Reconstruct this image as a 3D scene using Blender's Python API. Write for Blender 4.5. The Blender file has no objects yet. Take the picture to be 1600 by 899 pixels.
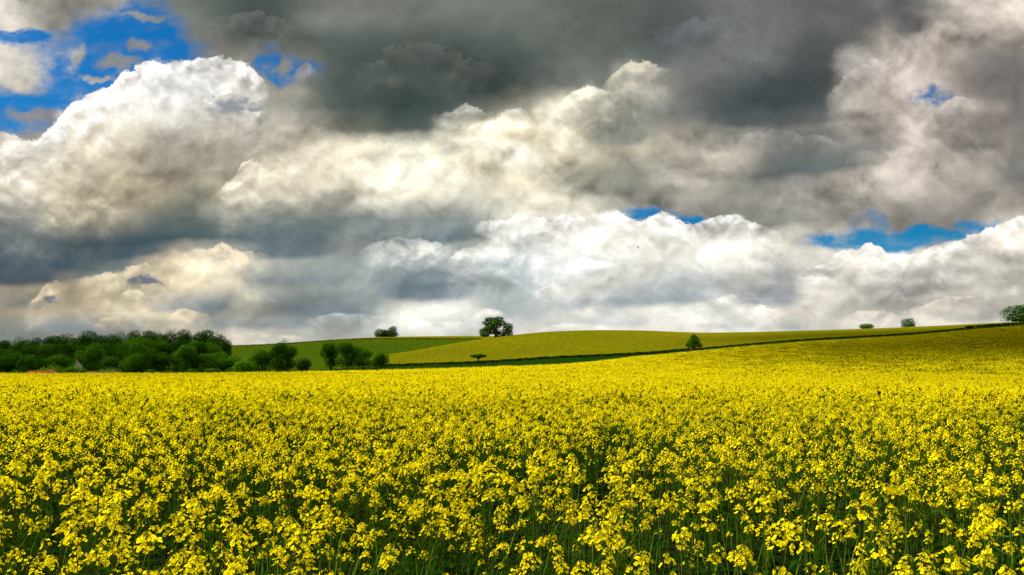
import bpy, math, random
import numpy as np

R = math.radians
sc = bpy.context.scene
COL = sc.collection

# ------------------------------------------------------------------ camera
F = 1250.0 / 1600.0                 # focal length in picture widths
EYE = 2.05                          # eye height above the soil
TILT = math.atan(125.5 / 1250.0)    # camera looks a little above the horizon
cam_d = bpy.data.cameras.new('camera')
cam = bpy.data.objects.new('camera', cam_d)
COL.objects.link(cam)
cam_d.sensor_width = 36.0
cam_d.lens = 36.0 * F
cam_d.clip_start = 0.05
cam_d.clip_end = 20000.0
cam.location = (0, 0, EYE)
cam.rotation_euler = (math.pi / 2 + TILT, 0, 0)
sc.camera = cam


def uv(px, py):
    """photo pixel -> (x/y, z/y) of the sight line in world axes"""
    a = (px - 800.0) / 1250.0
    b = (449.5 - py) / 1250.0
    ct, st = math.cos(TILT), math.sin(TILT)
    y = ct - b * st
    z = st + b * ct
    return a / y, z / y


def at(px, py, Y):
    u, v = uv(px, py)
    return np.array([u * Y, Y, EYE + v * Y])


# ------------------------------------------------------------------ view, sun
sc.view_settings.view_transform = 'Standard'
sc.view_settings.look = 'None'
sc.view_settings.gamma = 1.0
sc.view_settings.exposure = 1.05
sc.view_settings.use_curve_mapping = False
SUN_EL, SUN_AZ = R(50), R(-66)      # azimuth measured from +Y towards +X
sun_d = bpy.data.lights.new('sun', 'SUN')
sun_d.energy = 5.0
sun_d.angle = R(3.0)
sun_d.color = (1.0, 0.95, 0.86)
sun = bpy.data.objects.new('sun', sun_d)
COL.objects.link(sun)
sd = (math.sin(SUN_AZ) * math.cos(SUN_EL), math.cos(SUN_AZ) * math.cos(SUN_EL), math.sin(SUN_EL))
from mathutils import Vector, Matrix
sun.rotation_euler = Vector(sd).to_track_quat('Z', 'Y').to_euler()
sun.location = (0, 0, 50)

# ------------------------------------------------------------------ world: sky and clouds
W = bpy.data.worlds.new('World')
sc.world = W
W.use_nodes = True
nt = W.node_tree
nt.nodes.clear()


class S:
    """a node socket with arithmetic"""
    def __init__(s, sock): s.s = sock
    def _op(a, op, b=None, c=None, clamp=False):
        n = nt.nodes.new('ShaderNodeMath'); n.operation = op; n.use_clamp = clamp
        for i, v in enumerate((a, b, c)):
            if v is None: continue
            if isinstance(v, S): nt.links.new(v.s, n.inputs[i])
            else: n.inputs[i].default_value = v
        return S(n.outputs[0])
    def __add__(a, b): return a._op('ADD', b)
    def __radd__(a, b): return a._op('ADD', b)
    def __sub__(a, b): return a._op('SUBTRACT', b)
    def __rsub__(a, b): return (a * -1.0) + b
    def __mul__(a, b): return a._op('MULTIPLY', b)
    def __rmul__(a, b): return a._op('MULTIPLY', b)
    def __truediv__(a, b): return a._op('DIVIDE', b)
    def abs(a): return a._op('ABSOLUTE')
    def max(a, b): return a._op('MAXIMUM', b)
    def min(a, b): return a._op('MINIMUM', b)
    def clamp(a): return (a + 0.0)._op('MULTIPLY', 1.0, clamp=True)


def setin(sock, v):
    if isinstance(v, S): nt.links.new(v.s, sock)
    else: sock.default_value = v


def smooth(x, a, b, lo=0.0, hi=1.0, kind='SMOOTHSTEP'):
    n = nt.nodes.new('ShaderNodeMapRange'); n.interpolation_type = kind; n.clamp = True
    setin(n.inputs[0], x)
    for i, v in zip((1, 2, 3, 4), (a, b, lo, hi)): setin(n.inputs[i], v)
    return S(n.outputs[0])


def comb(x, y, z=0.0):
    n = nt.nodes.new('ShaderNodeCombineXYZ')
    for i, v in enumerate((x, y, z)): setin(n.inputs[i], v)
    return S(n.outputs[0])


def split(c):
    n = nt.nodes.new('ShaderNodeSeparateXYZ'); setin(n.inputs[0], c)
    return S(n.outputs[0]), S(n.outputs[1]), S(n.outputs[2])


def noise(vec, scale, detail=5.0, rough=0.5, dist=0.0, lac=2.0):
    n = nt.nodes.new('ShaderNodeTexNoise'); n.noise_dimensions = '3D'
    setin(n.inputs['Vector'], vec)
    n.inputs['Scale'].default_value = scale
    n.inputs['Detail'].default_value = detail
    n.inputs['Roughness'].default_value = rough
    n.inputs['Lacunarity'].default_value = lac
    n.inputs['Distortion'].default_value = dist
    return S(n.outputs[0]), S(n.outputs[1])


def mixc(f, a, b, blend='MIX'):
    n = nt.nodes.new('ShaderNodeMixRGB'); n.blend_type = blend
    setin(n.inputs[0], f)
    for i, v in ((1, a), (2, b)):
        if isinstance(v, S): nt.links.new(v.s, n.inputs[i])
        else: n.inputs[i].default_value = (*v, 1.0) if len(v) == 3 else v
    return S(n.outputs[0])


def make_ramp(stops, interp='LINEAR'):
    n = nt.nodes.new('ShaderNodeValToRGB'); cr = n.color_ramp; cr.interpolation = interp
    while len(cr.elements) < len(stops): cr.elements.new(1.0)
    for e, (p, c) in zip(cr.elements, stops): e.position = min(max(p, 0), 1)
    for e, (p, c) in zip(cr.elements, stops): e.color = c
    return n


def use_ramp(x, n):
    setin(n.inputs[0], x)
    return S(n.outputs[0]), S(n.outputs[1])


def lin(c):
    c = np.clip(np.asarray(c, float) / 255.0, 0, 1.2)
    return np.where(c <= 0.04045, c / 12.92, ((c + 0.055) / 1.055) ** 2.4)


# luminance of the cloud deck, columns every 50 photo px from 25, rows every 36 from 18
CLOUD = [
 (18, '205 150 150 165 130 120  95  75  85 115 125 125 118 115 118 118 115 108 102  98  92  95 110 115 105 108 100 118  95 120 185 210'),
 (54, '195 175 130 140 130 115 105  75  80  85  95  95  95  95 100 100 105 105 105  95  80  90 110 115  90  90 112 160 120 195 188 172'),
 (90, '205 195 150 140 150 140 150 150 140 130  90  85  80  85  70  75  90 112 105 110  95 105 120 105  85  88 140 192 190 190 140 130'),
 (126,'200 180 170 150 245 250 250 200 150 160 100  85  70  75  60  70  95 120 115 195 170 130 115  80  75  80 172 175 180 168 135 110'),
 (162,'150 150 225 240 250 245 150 140 170 130 105  85  65  70 120 140 150 228 190 130 120 115 100  68  68  95 190 165 190 185 160 125'),
 (198,'150 150 230 225 200 170 190 190 190 160 170 150  90 120 190 232 215 235 140 130 170 160 120 130 140 140 160 165 188 170 155 135'),
 (234,'200 215 220 190 170 165 165 180 170 200 215 225 240 250 250 238 220 185 160 155 190 190 200 150 120 115 140 180 215 165 170 130'),
 (270,'200 205 165 180 190 165 150 170 235 230 215 225 245 240 235 215 200 170 150 140 140 185 150 105  95 110 165 190 195 180 165 120'),
 (306,'170 190 175 185 170 150 125 200 195 175 185 220 220 215 200 220 225 215 180 160 155 170 150 150 190 185 180 185 185 160 150 155'),
 (342,'140 175 150 150 145 120  95 120 130 125 125 145 150 155 160 175 225 230 220 225 230 150 150 150 150 160 150 165 150 140 140 170'),
 (378,'120  90  75  70  70  75  95 100 100 110 150 190 215 180 190 215 195 215 230 235 220 235 210 235 215 195 190 195 190 195 200 235'),
 (414,' 75  75  90 110 135 220 230 215 180 160 155 165 170 190 215 200 195 245 245 225 220 210 220 225 190 210 225 220 215 210 185 185'),
 (450,'150 185 150 175 160 215 215 210 175 170 175 160 135 135 155 160 195 225 220 215 195 185 185 180 170 210 205 185 170 165 190 185'),
 (486,'150 185 165 190 190 215 135 165 145 150 150 165 210 225 230 185 190 185 210 195 220 240 240 225 195 210 195 185 180 205 195 190'),
 (522,'130 135 140 125 130 165 170 215 195 170 160 190 200 205 200 205 210 215 225 225 225 225 225 220 195 190 200 205 200 205 205 205'),
]


def bump(x, c, w): return math.exp(-((x - c) / w) ** 2)


def cloud_colour(px, py, L):
    t = np.array([1.01, 0.985, 0.92]) if L < 240 else np.array([1., .995, .97])
    dark = max(0.0, min(1.0, (150 - L) / 90.0))
    t = t * (1 - dark) + (np.array([0.88, 1.03, .98]) if px < 1000 else np.array([.90, 1.0, 1.03])) * dark
    base = dark * min(1.0, max(0.0, (py - 290) / 90.0))
    t = t * (1 + base * (np.array([.80, .97, 1.13]) - 1))
    blue = bump(px, 700, 430) * bump(py, 440, 95) * (1 if L < 205 else .25)
    t = t * (1 + blue * (np.array([.90, 1.0, 1.08]) - 1))
    peach = bump(px, 170, 240) * bump(py, 450, 70) * (L > 140)
    t = t * (1 + peach * (np.array([1.05, .98, .85]) - 1))
    beige = bump(px, 180, 260) * bump(py, 280, 70)
    t = t * (1 + beige * (np.array([1.03, .985, .88]) - 1))
    cream = bump(px, 780, 260) * bump(py, 235, 80) * (L > 130)
    t = t * (1 + cream * (np.array([1.03, 1.01, .92]) - 1))
    pink = bump(px, 1480, 260) * bump(py, 150, 180)
    t = t * (1 + pink * (np.array([1.02, .98, .985]) - 1))
    return lin(L * t)


U0, U1 = -0.70, 0.70


def place(uu): return (uu - U0) / (U1 - U0)


vs, rows = [], []
for y, row in reversed(CLOUD):
    stops = []
    for k, L in enumerate(float(t) for t in row.split()):
        px = 25 + 50 * k
        uu, vv = uv(px, y)
        stops.append((place(uu), (*cloud_colour(px, y, L), 1.0)))
    vs.append(vv)
    rows.append(make_ramp(stops))

# flat, shaded undersides: base line (start, middle, end), depth of the shade above it, tone, strength
BASES = [
 ((-60, 441), (40, 442), (125, 437), 34, (60, 82, 98), .85),
 ((110, 392), (205, 402), (290, 388), 36, (64, 86, 97), .85),
 ((380, 398), (455, 405), (540, 396), 40, (98, 117, 126), .8),
 ((520, 372), (700, 380), (800, 356), 34, (122, 140, 146), .8),
 ((575, 458), (645, 471), (760, 458), 30, (120, 144, 161), .8),
 ((405, 480), (520, 493), (610, 486), 18, (128, 147, 160), .75),
 ((215, 482), (320, 486), (390, 478), 20, (114, 133, 144), .8),
 ((900, 476), (1010, 478), (1150, 462), 24, (160, 174, 183), .8),
 ((850, 482), (895, 484), (935, 478), 14, (150, 168, 180), .7),
 ((1140, 470), (1200, 476), (1270, 468), 24, (160, 170, 181), .8),
 ((940, 345), (1060, 352), (1110, 344), 40, (150, 149, 142), .7),
 ((1100, 344), (1180, 352), (1300, 345), 42, (134, 136, 130), .7),
 ((1350, 362), (1440, 374), (1560, 346), 42, (146, 141, 134), .7),
 ((1060, 180), (1195, 199), (1360, 182), 56, (68, 83, 87), .65),
 ((1170, 262), (1260, 272), (1400, 255), 36, (100, 113, 112), .75),
 ((820, 296), (940, 306), (1060, 286), 34, (140, 142, 130), .6),
 ((470, 190), (625, 206), (760, 165), 60, (62, 78, 74), .7),
 ((-60, 376), (60, 384), (140, 376), 26, (92, 108, 112), .6),
 ((1330, 455), (1430, 462), (1540, 440), 22, (160, 160, 158), .6),
 ((0, 474), (60, 478), (110, 470), 12, (120, 132, 138), .6),
 ((20, 512), (130, 516), (240, 508), 12, (118, 138, 152), .6),
 ((640, 508), (700, 512), (770, 506), 9, (170, 182, 190), .6),
 ((800, 446), (850, 452), (930, 440), 16, (165, 178, 186), .6),
 ((240, 506), (420, 512), (560, 506), 12, (140, 156, 166), .7),
 ((340, 440), (470, 446), (580, 438), 18, (140, 155, 162), .6),
 ((1280, 490), (1400, 496), (1520, 488), 14, (166, 166, 166), .6),
 ((880, 506), (960, 509), (1040, 504), 8, (178, 188, 194), .6),
 ((640, 425), (740, 432), (840, 420), 22, (150, 166, 174), .6),
 ((1010, 440), (1090, 446), (1190, 436), 18, (182, 186, 188), .7),
 ((1180, 432), (1250, 440), (1330, 428), 20, (176, 178, 180), .7),
 ((1060, 512), (1180, 515), (1300, 508), 9, (172, 182, 190), .7),
 ((1440, 498), (1520, 502), (1620, 494), 12, (168, 168, 168), .7),
 ((1380, 430), (1450, 436), (1540, 424), 18, (170, 168, 165), .6),
 ((1330, 232), (1375, 240), (1430, 228), 34, (128, 128, 126), .6),
 ((1440, 226), (1500, 236), (1570, 222), 44, (126, 122, 120), .6),
 ((1385, 52), (1420, 58), (1460, 48), 30, (104, 102, 108), .7),
 ((900, 210), (960, 226), (1040, 205), 50, (104, 116, 112), .6),
 ((1480, 142), (1550, 150), (1640, 140), 46, (120, 114, 114), .5),
 ((150, 262), (300, 276), (430, 250), 60, (140, 134, 118), .6),
 ((1000, 250), (1060, 262), (1130, 250), 26, (150, 146, 134), .5),
]
# heaped cloud tops: upper outline, bright depth below it, colour, strength, raggedness
BANKS = [
 ([(600, 492), (625, 485), (640, 480), (690, 476), (700, 484), (740, 478), (770, 485), (800, 494)], 14, (255, 250, 238), .8, .010),
 ([(1030, 500), (1045, 490), (1060, 480), (1100, 475), (1145, 460), (1160, 478), (1200, 480), (1230, 492)], 24, (255, 251, 240), .8, .012),
 ([(822, 424), (840, 415), (860, 405), (885, 396), (905, 398), (930, 393), (950, 398), (970, 408)], 20, (255, 253, 246), .95, .010),
 ([(110, 440), (150, 435), (205, 420), (225, 413), (245, 415), (265, 398), (275, 392), (300, 392), (330, 388), (345, 380), (380, 392), (430, 402)], 30, (250, 232, 198), .75, .014),
 ([(740, 352), (780, 345), (800, 338), (830, 336), (870, 350), (920, 338), (960, 328), (972, 332), (985, 345), (1000, 350), (1020, 338), (1040, 332), (1060, 345), (1085, 354), (1110, 345), (1150, 338), (1180, 352), (1230, 366)], 34, (255, 253, 247), .9, .014),
 ([(1240, 430), (1270, 417), (1290, 410), (1310, 395), (1340, 390), (1360, 380), (1375, 386), (1385, 396), (1400, 400), (1420, 398), (1450, 388), (1480, 378), (1510, 370), (1540, 360), (1560, 350), (1600, 340), (1660, 330)], 28, (250, 244, 235), .85, .014),
 ([(340, 304), (352, 290), (368, 278), (378, 258), (395, 250), (410, 262), (430, 258), (460, 262), (500, 255)], 30, (252, 243, 222), .8, .014),
 ([(-40, 215), (30, 225), (60, 218), (75, 205), (95, 185), (115, 160), (140, 150), (175, 135), (190, 114), (205, 108), (225, 98), (245, 97), (265, 100), (290, 97), (330, 93), (360, 92), (385, 102), (400, 118), (420, 140)], 52, (255, 252, 248), .95, .018),
 ([(555, 396), (590, 377), (620, 372), (650, 374), (680, 378), (710, 390)], 24, (236, 236, 228), .7, .012),
 ([(695, 420), (705, 402), (715, 392), (740, 385), (760, 378), (800, 370), (825, 382)], 28, (246, 244, 236), .75, .014),
 ([(540, 128), (600, 84), (660, 70), (720, 92), (790, 116)], 40, (122, 124, 114), .34, .034),
 ([(1000, 66), (1060, 42), (1120, 30), (1180, 50), (1235, 84)], 40, (126, 131, 138), .38, .034),
 ([(290, 66), (340, 34), (400, 22), (450, 40), (490, 60)], 34, (132, 130, 124), .32, .034),
 ([(1095, 226), (1150, 212), (1210, 206), (1270, 210), (1320, 226)], 16, (176, 172, 164), .6, .016),
 ([(340, 530), (370, 522), (400, 519), (440, 520), (480, 528)], 7, (246, 232, 205), .7, .006),
 ([(270, 420), (285, 408), (310, 404), (330, 410), (345, 420)], 18, (252, 238, 208), .7, .012),
 ([(575, 512), (640, 503), (700, 500), (760, 508)], 8, (240, 238, 228), .7, .008),
 ([(830, 520), (870, 508), (920, 506), (960, 514)], 9, (244, 242, 236), .7, .008),
 ([(1300, 506), (1340, 488), (1380, 484), (1410, 496)], 14, (240, 226, 208), .7, .010),
 ([(470, 502), (520, 490), (600, 492), (650, 498)], 9, (216, 219, 216), .7, .006),
 ([(855, 356), (870, 338), (885, 334), (897, 343), (910, 356)], 18, (243, 243, 240), .8, .010),
 ([(822, 474), (840, 451), (855, 444), (900, 440), (945, 448)], 18, (236, 233, 224), .7, .010),
 ([(1340, 424), (1355, 406), (1366, 400), (1385, 402), (1402, 414)], 15, (255, 250, 242), .85, .010),
 ([(1190, 500), (1210, 481), (1250, 482), (1300, 494)], 15, (251, 238, 214), .7, .010),
 ([(1405, 492), (1440, 476), (1475, 466), (1500, 462), (1550, 470)], 20, (250, 236, 214), .75, .014),
 ([(1532, 462), (1550, 441), (1563, 433), (1582, 441), (1596, 456)], 14, (216, 211, 202), .7, .010),
 ([(40, 480), (52, 470), (63, 456), (72, 444), (86, 440), (104, 450)], 18, (249, 228, 192), .75, .012),
 ([(172, 478), (190, 460), (205, 454), (220, 456), (236, 474)], 18, (250, 236, 206), .8, .012),
 ([(258, 504), (274, 485), (290, 484), (312, 488), (340, 498)], 12, (250, 228, 186), .8, .008),
 ([(145, 508), (162, 498), (182, 495), (204, 503)], 9, (246, 222, 184), .75, .008),
 ([(55, 350), (80, 324), (95, 315), (115, 319), (128, 334)], 20, (216, 202, 172), .7, .014),
 ([(116, 336), (132, 319), (150, 314), (170, 322), (200, 336)], 22, (206, 194, 164), .65, .014),
 ([(-40, 222), (5, 207), (20, 212), (36, 222), (60, 232)], 24, (250, 241, 228), .75, .014),
 ([(670, 186), (712, 176), (730, 166), (750, 174), (780, 185), (795, 178), (815, 172), (830, 186)], 26, (252, 247, 232), .45, .020),
 ([(455, 126), (466, 110), (480, 101), (500, 120)], 14, (196, 197, 206), .4, .016),
 ([(838, 206), (862, 180), (880, 160), (895, 142), (925, 136), (965, 150)], 44, (249, 243, 222), .8, .016),
 ([(940, 134), (962, 116), (985, 98), (1010, 98), (1050, 116)], 34, (226, 218, 194), .75, .016),
 ([(1290, 158), (1320, 122), (1340, 108), (1370, 96), (1410, 88), (1440, 104)], 26, (226, 217, 210), .7, .018),
 ([(1424, 212), (1440, 180), (1455, 172), (1468, 200)], 26, (228, 218, 209), .7, .014),
 ([(1464, 166), (1488, 153), (1500, 150), (1538, 162)], 16, (222, 215, 208), .7, .012),
]
def layers_of(items, span, count):
    """pack shapes into as few layers as possible; a later one lies over an earlier one it overlaps"""
    done = []
    for it in items:
        lo, hi = span(it); k = 0
        for (l2, h2, kk) in done:
            if lo < h2 + 12 and hi > l2 - 12: k = max(k, kk + 1)
        while sum(count(i) for i, (_, _, kk) in zip(items, done) if kk == k) + count(it) > 30: k += 1
        done.append((lo, hi, k))
    n = 1 + max(d[2] for d in done)
    return [[it for it, d in zip(items, done) if d[2] == k] for k in range(n)]


base_ramps, bank_ramps = [], []
for layer in layers_of(BASES, lambda t: (t[0][0], t[2][0]), lambda t: 5):
    es, ts = [], []
    for p0, p1, p2, dep, colr, k in sorted(layer, key=lambda t: t[0][0]):
        (u0, v0), (u1, v1), (u2, v2) = uv(*p0), uv(*p1), uv(*p2)
        q = np.polyfit([u0, u1, u2], [v0, v1, v2], 2)
        for f, al in ((0, 0), (.28, 1), (.5, 1), (.72, 1), (1, 0)):
            uu = u0 + (u2 - u0) * f; vv = float(np.polyval(q, uu))
            es.append((place(uu), (vv * 2, vv * 2, vv * 2, al * k)))
            if f in (0, 1): ts.append((place(uu), (*(lin(colr) * (.74 if p1[1] > 400 and p1[0] > 380 else .9)), dep / 100.0)))
    base_ramps.append((make_ramp(es), make_ramp(ts)))
BANKS.sort(key=lambda t: min(p[1] for p in t[0]))
for layer in layers_of(BANKS, lambda t: (t[0][0][0], t[0][-1][0]), lambda t: len(t[0])):
    es, ts = [], []
    for pts, depth, colr, k, rag in sorted(layer, key=lambda t: t[0][0][0]):
        n = len(pts)
        for i, (px, py) in enumerate(pts):
            uu, vv = uv(px, py)
            es.append((place(uu), (vv * 2, rag * 20, depth / 100.0, 0.0 if i in (0, n - 1) else k)))
            if i in (0, n - 1): ts.append((place(uu), (*lin(colr), 1.0)))
    bank_ramps.append((make_ramp(es), make_ramp(ts)))

tc = nt.nodes.new('ShaderNodeTexCoord')
dx, dy, dz = split(S(tc.outputs['Generated']))
ay = dy.abs().max((dx * dx + dy * dy)._op('SQRT') * 0.6).max(0.4)
u = dx / ay
v = dz.max(-0.02) / ay
g = v * 1.05 + ((v * -9.0)._op('EXPONENT') * -0.10 + 0.10)     # clouds lie flatter towards the horizon
P = comb(u, g)
flat = smooth(v, 0.0, 0.40, 0.30, 1.0, 'LINEAR')       # vertical wander shrinks to the horizon
n1f, n1 = noise(P, 6.5, 5.0, 0.52)
n2f, n2 = noise(P, 26.0, 5.0, 0.58)
a1, b1, _ = split(n1)
a2, b2, _ = split(n2)
n0 = noise(comb(u + 2.3, g + 4.1), 4.0, 2.0, 0.5)[1]
a0, b0, _ = split(n0)
uw = u + (a0 - 0.5) * 0.09 + (a1 - 0.5) * 0.11 + (a2 - 0.5) * 0.028
vw = v + ((b1 - 0.5) * 0.070 + (b2 - 0.5) * 0.026) * flat

un = place(uw)
C = use_ramp(un, rows[0])[0]
for j in range(1, len(rows)):
    C = mixc(smooth(vw, vs[j - 1], vs[j], kind='LINEAR'), C, use_ramp(un, rows[j])[0])

# relief: the cloud masses are brighter where they face up to the light
gu = u + (a1 - 0.5) * 0.045 + (a2 - 0.5) * 0.016
gg = g + (b1 - 0.5) * 0.045 + (b2 - 0.5) * 0.016


def heap(x, y):
    """heaped, rounded swellings with creases between them"""
    q = comb(x, y); tot = None
    for s_, w_ in ((8.0, .9), (17.0, .62), (37.0, .36), (80.0, .20)):
        t_ = (noise(q, s_, 0.0)[0] - 0.5).abs() * (2.0 * w_)
        tot = t_ if tot is None else tot + t_
    return tot


h1 = heap(gu, gg)
h2 = heap(gu - 0.004, gg + 0.014)
relief = (h1 - h2) * 0.9
rl1, _ = noise(P, 9.0, 5.0, 0.5)
rl2, _ = noise(comb(u - 0.008, g + 0.034), 9.0, 5.0, 0.5)
soft = rl1 - rl2
rf1, _ = noise(P, 44.0, 5.0, 0.6)
lum = C._op('ADD', 0.0)
amp = smooth(lum, 0.05, 0.50, 0.12, 1.0)
amp = amp * smooth(v, 0.02, 0.22, 0.40, 1.0)
gain = (relief * amp * 0.85 + soft * (amp * 2.0 + 0.45) + (rf1 - 0.5) * amp * 0.12 + (n1f - 0.5) * 0.42 + smooth(lum, 0.38, 0.70) * 0.12 + 1.0).max(0.3)
C = mixc(1.0, C, comb(gain, gain, gain), 'MULTIPLY')

# openings to the blue
HOLES = [(178, 70, 88, 42), (222, 22, 42, 34), (95, 165, 105, 22), (20, 182, 60, 24), (150, 118, 60, 24), (265, 86, 50, 16),
         (428, 82, 28, 16), (462, 100, 38, 14), (1012, 336, 40, 13), (1075, 348, 42, 10), (1325, 380, 50, 11), (1350, 362, 28, 22), (1400, 382, 66, 14),
         (1458, 374, 46, 9), (1545, 356, 45, 9), (1462, 150, 34, 10), (14, 42, 26, 8), (60, 45, 22, 10)]
hole = None
ub = u + (a1 - 0.5) * 0.085 + (a2 - 0.5) * 0.045
vb = v + ((b1 - 0.5) * 0.075 + (b2 - 0.5) * 0.045) * flat
for (px, py, rx, ry) in HOLES:
    uc, vc = uv(px, py)
    qx = (ub - uc) * (1250.0 / rx)
    qy = (vb - vc) * (1250.0 / ry)
    h = ((qx * qx + qy * qy) * -0.75)._op('EXPONENT')
    hole = h if hole is None else hole + h
ho, _ = noise(comb(u * 1.0 + 3.1, g * 1.35 + 1.7), 15.0, 7.0, 0.62)
hv, _ = noise(comb(u * 1.0 + 5.1, g * 1.6 + 2.7), 9.0, 6.0, 0.6)
B = smooth(hole, 0.10, 0.35) * smooth(hole.min(0.85) + (ho - 0.5) * 2.0, -0.10, 0.92) * smooth(hv + hole * 0.10, 0.40, 0.58, 0.45, 1.0)

ux = (u - U0) / (U1 - U0)


ua = u + (a1 - 0.5) * 0.04
va = v + ((b1 - 0.5) * 0.035 + (b2 - 0.5) * 0.012) * flat
uax = (ua - U0) / (U1 - U0)
for ra, rb in base_ramps:
    e, al = use_ramp(uax, ra); tone, dp = use_ramp(uax, rb)
    d = va - e * 0.5
    m = smooth(d, -0.006, 0.004) * ((d.max(0.0) / (dp * (1.45 * 100 / 1250.0)))._op('POWER', 2.0) * -1.0)._op('EXPONENT') * al
    C = mixc(m, C, mixc(1.0, tone, comb(gain, gain, gain), 'MULTIPLY'))

# torn veils across the blue
for (px, py, rx, ry) in [(212, 76, 17, 15), (186, 108, 30, 10), (222, 26, 44, 7), (148, 131, 16, 5), (70, 178, 52, 13), (120, 96, 14, 20), (1345, 352, 22, 10), (452, 90, 10, 12)]:
    uc, vc = uv(px, py)
    qx = (ub - uc) * (1250.0 / rx); qy = (vb - vc) * (1250.0 / ry)
    B = B * (1.0 - smooth(((qx * qx + qy * qy) * -0.8)._op('EXPONENT') + (ho - 0.5) * 1.2, 0.15, 0.85) * 0.85)

bl1, _ = noise(P, 30.0, 4.0, 0.6)
bl2, _ = noise(comb(u + 7.0, g), 75.0, 3.0, 0.6)
billow = ((bl1 - 0.5).abs() * -2.0 + 0.25) + ((bl2 - 0.5).abs() * -1.0 + 0.12)
gl = (relief * (amp * 1.0 + 0.2) + soft * 0.8 + (rf1 - 0.5) * 0.2 + 1.0).max(0.4)
glc = comb(gl, gl, gl)
for ra, rb in bank_ramps:
    e, al = use_ramp(ux, ra); tone, _ = use_ramp(ux, rb)
    ev, er, ed = split(e)
    d = ev * 0.5 + billow * er * 0.05 + (b1 - 0.5) * 0.012 - v
    m = smooth(d, 0.0, 0.004)
    dw = d / (ed * (100 / 1250.0)) - relief * 3.0
    fall = (dw.max(0.0) * -0.9)._op('EXPONENT')
    C = mixc((m * fall * al).clamp(), C, mixc(1.0, tone, glc, 'MULTIPLY'))
    B = B * (1.0 - m * smooth(al, 0.0, 0.5) * smooth(fall, 0.02, 0.25))

# places where the light breaks through the deck
GLINTS = [(735, 235, 70, 26, (253, 246, 226), .6), (806, 250, 40, 30, (255, 251, 235), .7), (600, 258, 60, 26, (250, 241, 220), .55),
          (690, 285, 80, 24, (250, 242, 222), .45), (1345, 85, 60, 34, (206, 198, 194), .4)]
for (px, py, rx, ry, colr, k) in GLINTS:
    uc, vc = uv(px, py)
    qx = (ub - uc) * (1250.0 / rx); qy = (vb - vc) * (1250.0 / ry)
    m = smooth(((qx * qx + qy * qy) * -0.8)._op('EXPONENT') + (ho - 0.5) * 0.9, 0.30, 0.95)
    C = mixc(m * k, C, mixc(1.0, tuple(lin(colr)), comb(gain, gain, gain), 'MULTIPLY'))

# two torn scraps of dark cloud low on the left
for (px, py, rx, ry, dk) in [(231, 438, 34, 11, (96, 112, 128)), (83, 466, 17, 7, (98, 110, 128)), (360, 153, 56, 19, (142, 147, 156))]:
    uc, vc = uv(px, py)
    qx = (ub - uc) * (1250.0 / rx); qy = (vb - vc) * (1250.0 / ry)
    m = smooth(1.0 - (qx * qx + qy * qy) + (ho - 0.5) * 4.5 + (bl2 - .5) * 2.5, 0.0, 1.0)
    C = mixc(m * 0.9, C, tuple(lin(dk)))

sky = nt.nodes.new('ShaderNodeTexSky')
sky.sky_type = 'NISHITA'
sky.sun_disc = False
sky.sun_elevation = SUN_EL
sky.sun_rotation = SUN_AZ
sky.altitude = 400
sky.air_density = 1.0
sky.dust_density = 0.3
hs = nt.nodes.new('ShaderNodeHueSaturation')
hs.inputs['Saturation'].default_value = 2.0
hs.inputs['Value'].default_value = 0.72
nt.links.new(sky.outputs[0], hs.inputs['Color'])
bg_sky = nt.nodes.new('ShaderNodeBackground'); bg_sky.inputs[1].default_value = 0.050
nt.links.new(mixc(1.0, S(hs.outputs[0]), (0.55, 1.06, 1.14), 'MULTIPLY').s, bg_sky.inputs[0])
bg_cl = nt.nodes.new('ShaderNodeBackground'); bg_cl.inputs[1].default_value = 0.50
nt.links.new(C.s, bg_cl.inputs[0])
mx = nt.nodes.new('ShaderNodeMixShader')
nt.links.new((B * 0.96).s, mx.inputs[0])
nt.links.new(bg_cl.outputs[0], mx.inputs[1])
nt.links.new(bg_sky.outputs[0], mx.inputs[2])
wo = nt.nodes.new('ShaderNodeOutputWorld')
nt.links.new(mx.outputs[0], wo.inputs[0])
W.cycles.sampling_method = 'MANUAL'
W.cycles.sample_map_resolution = 512
sc.cycles.max_bounces = 6
sc.cycles.diffuse_bounces = 3
sc.cycles.transmission_bounces = 4
sc.cycles.transparent_max_bounces = 4
SKY_ONLY = globals().get('SKY_ONLY', False)
#@@GROUND
# ------------------------------------------------------------------ materials
def material(name, rough=0.8):
    m = bpy.data.materials.new(name); m.use_nodes = True
    t = m.node_tree; t.nodes.clear()
    out = t.nodes.new('ShaderNodeOutputMaterial')
    return m, t, out


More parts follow.
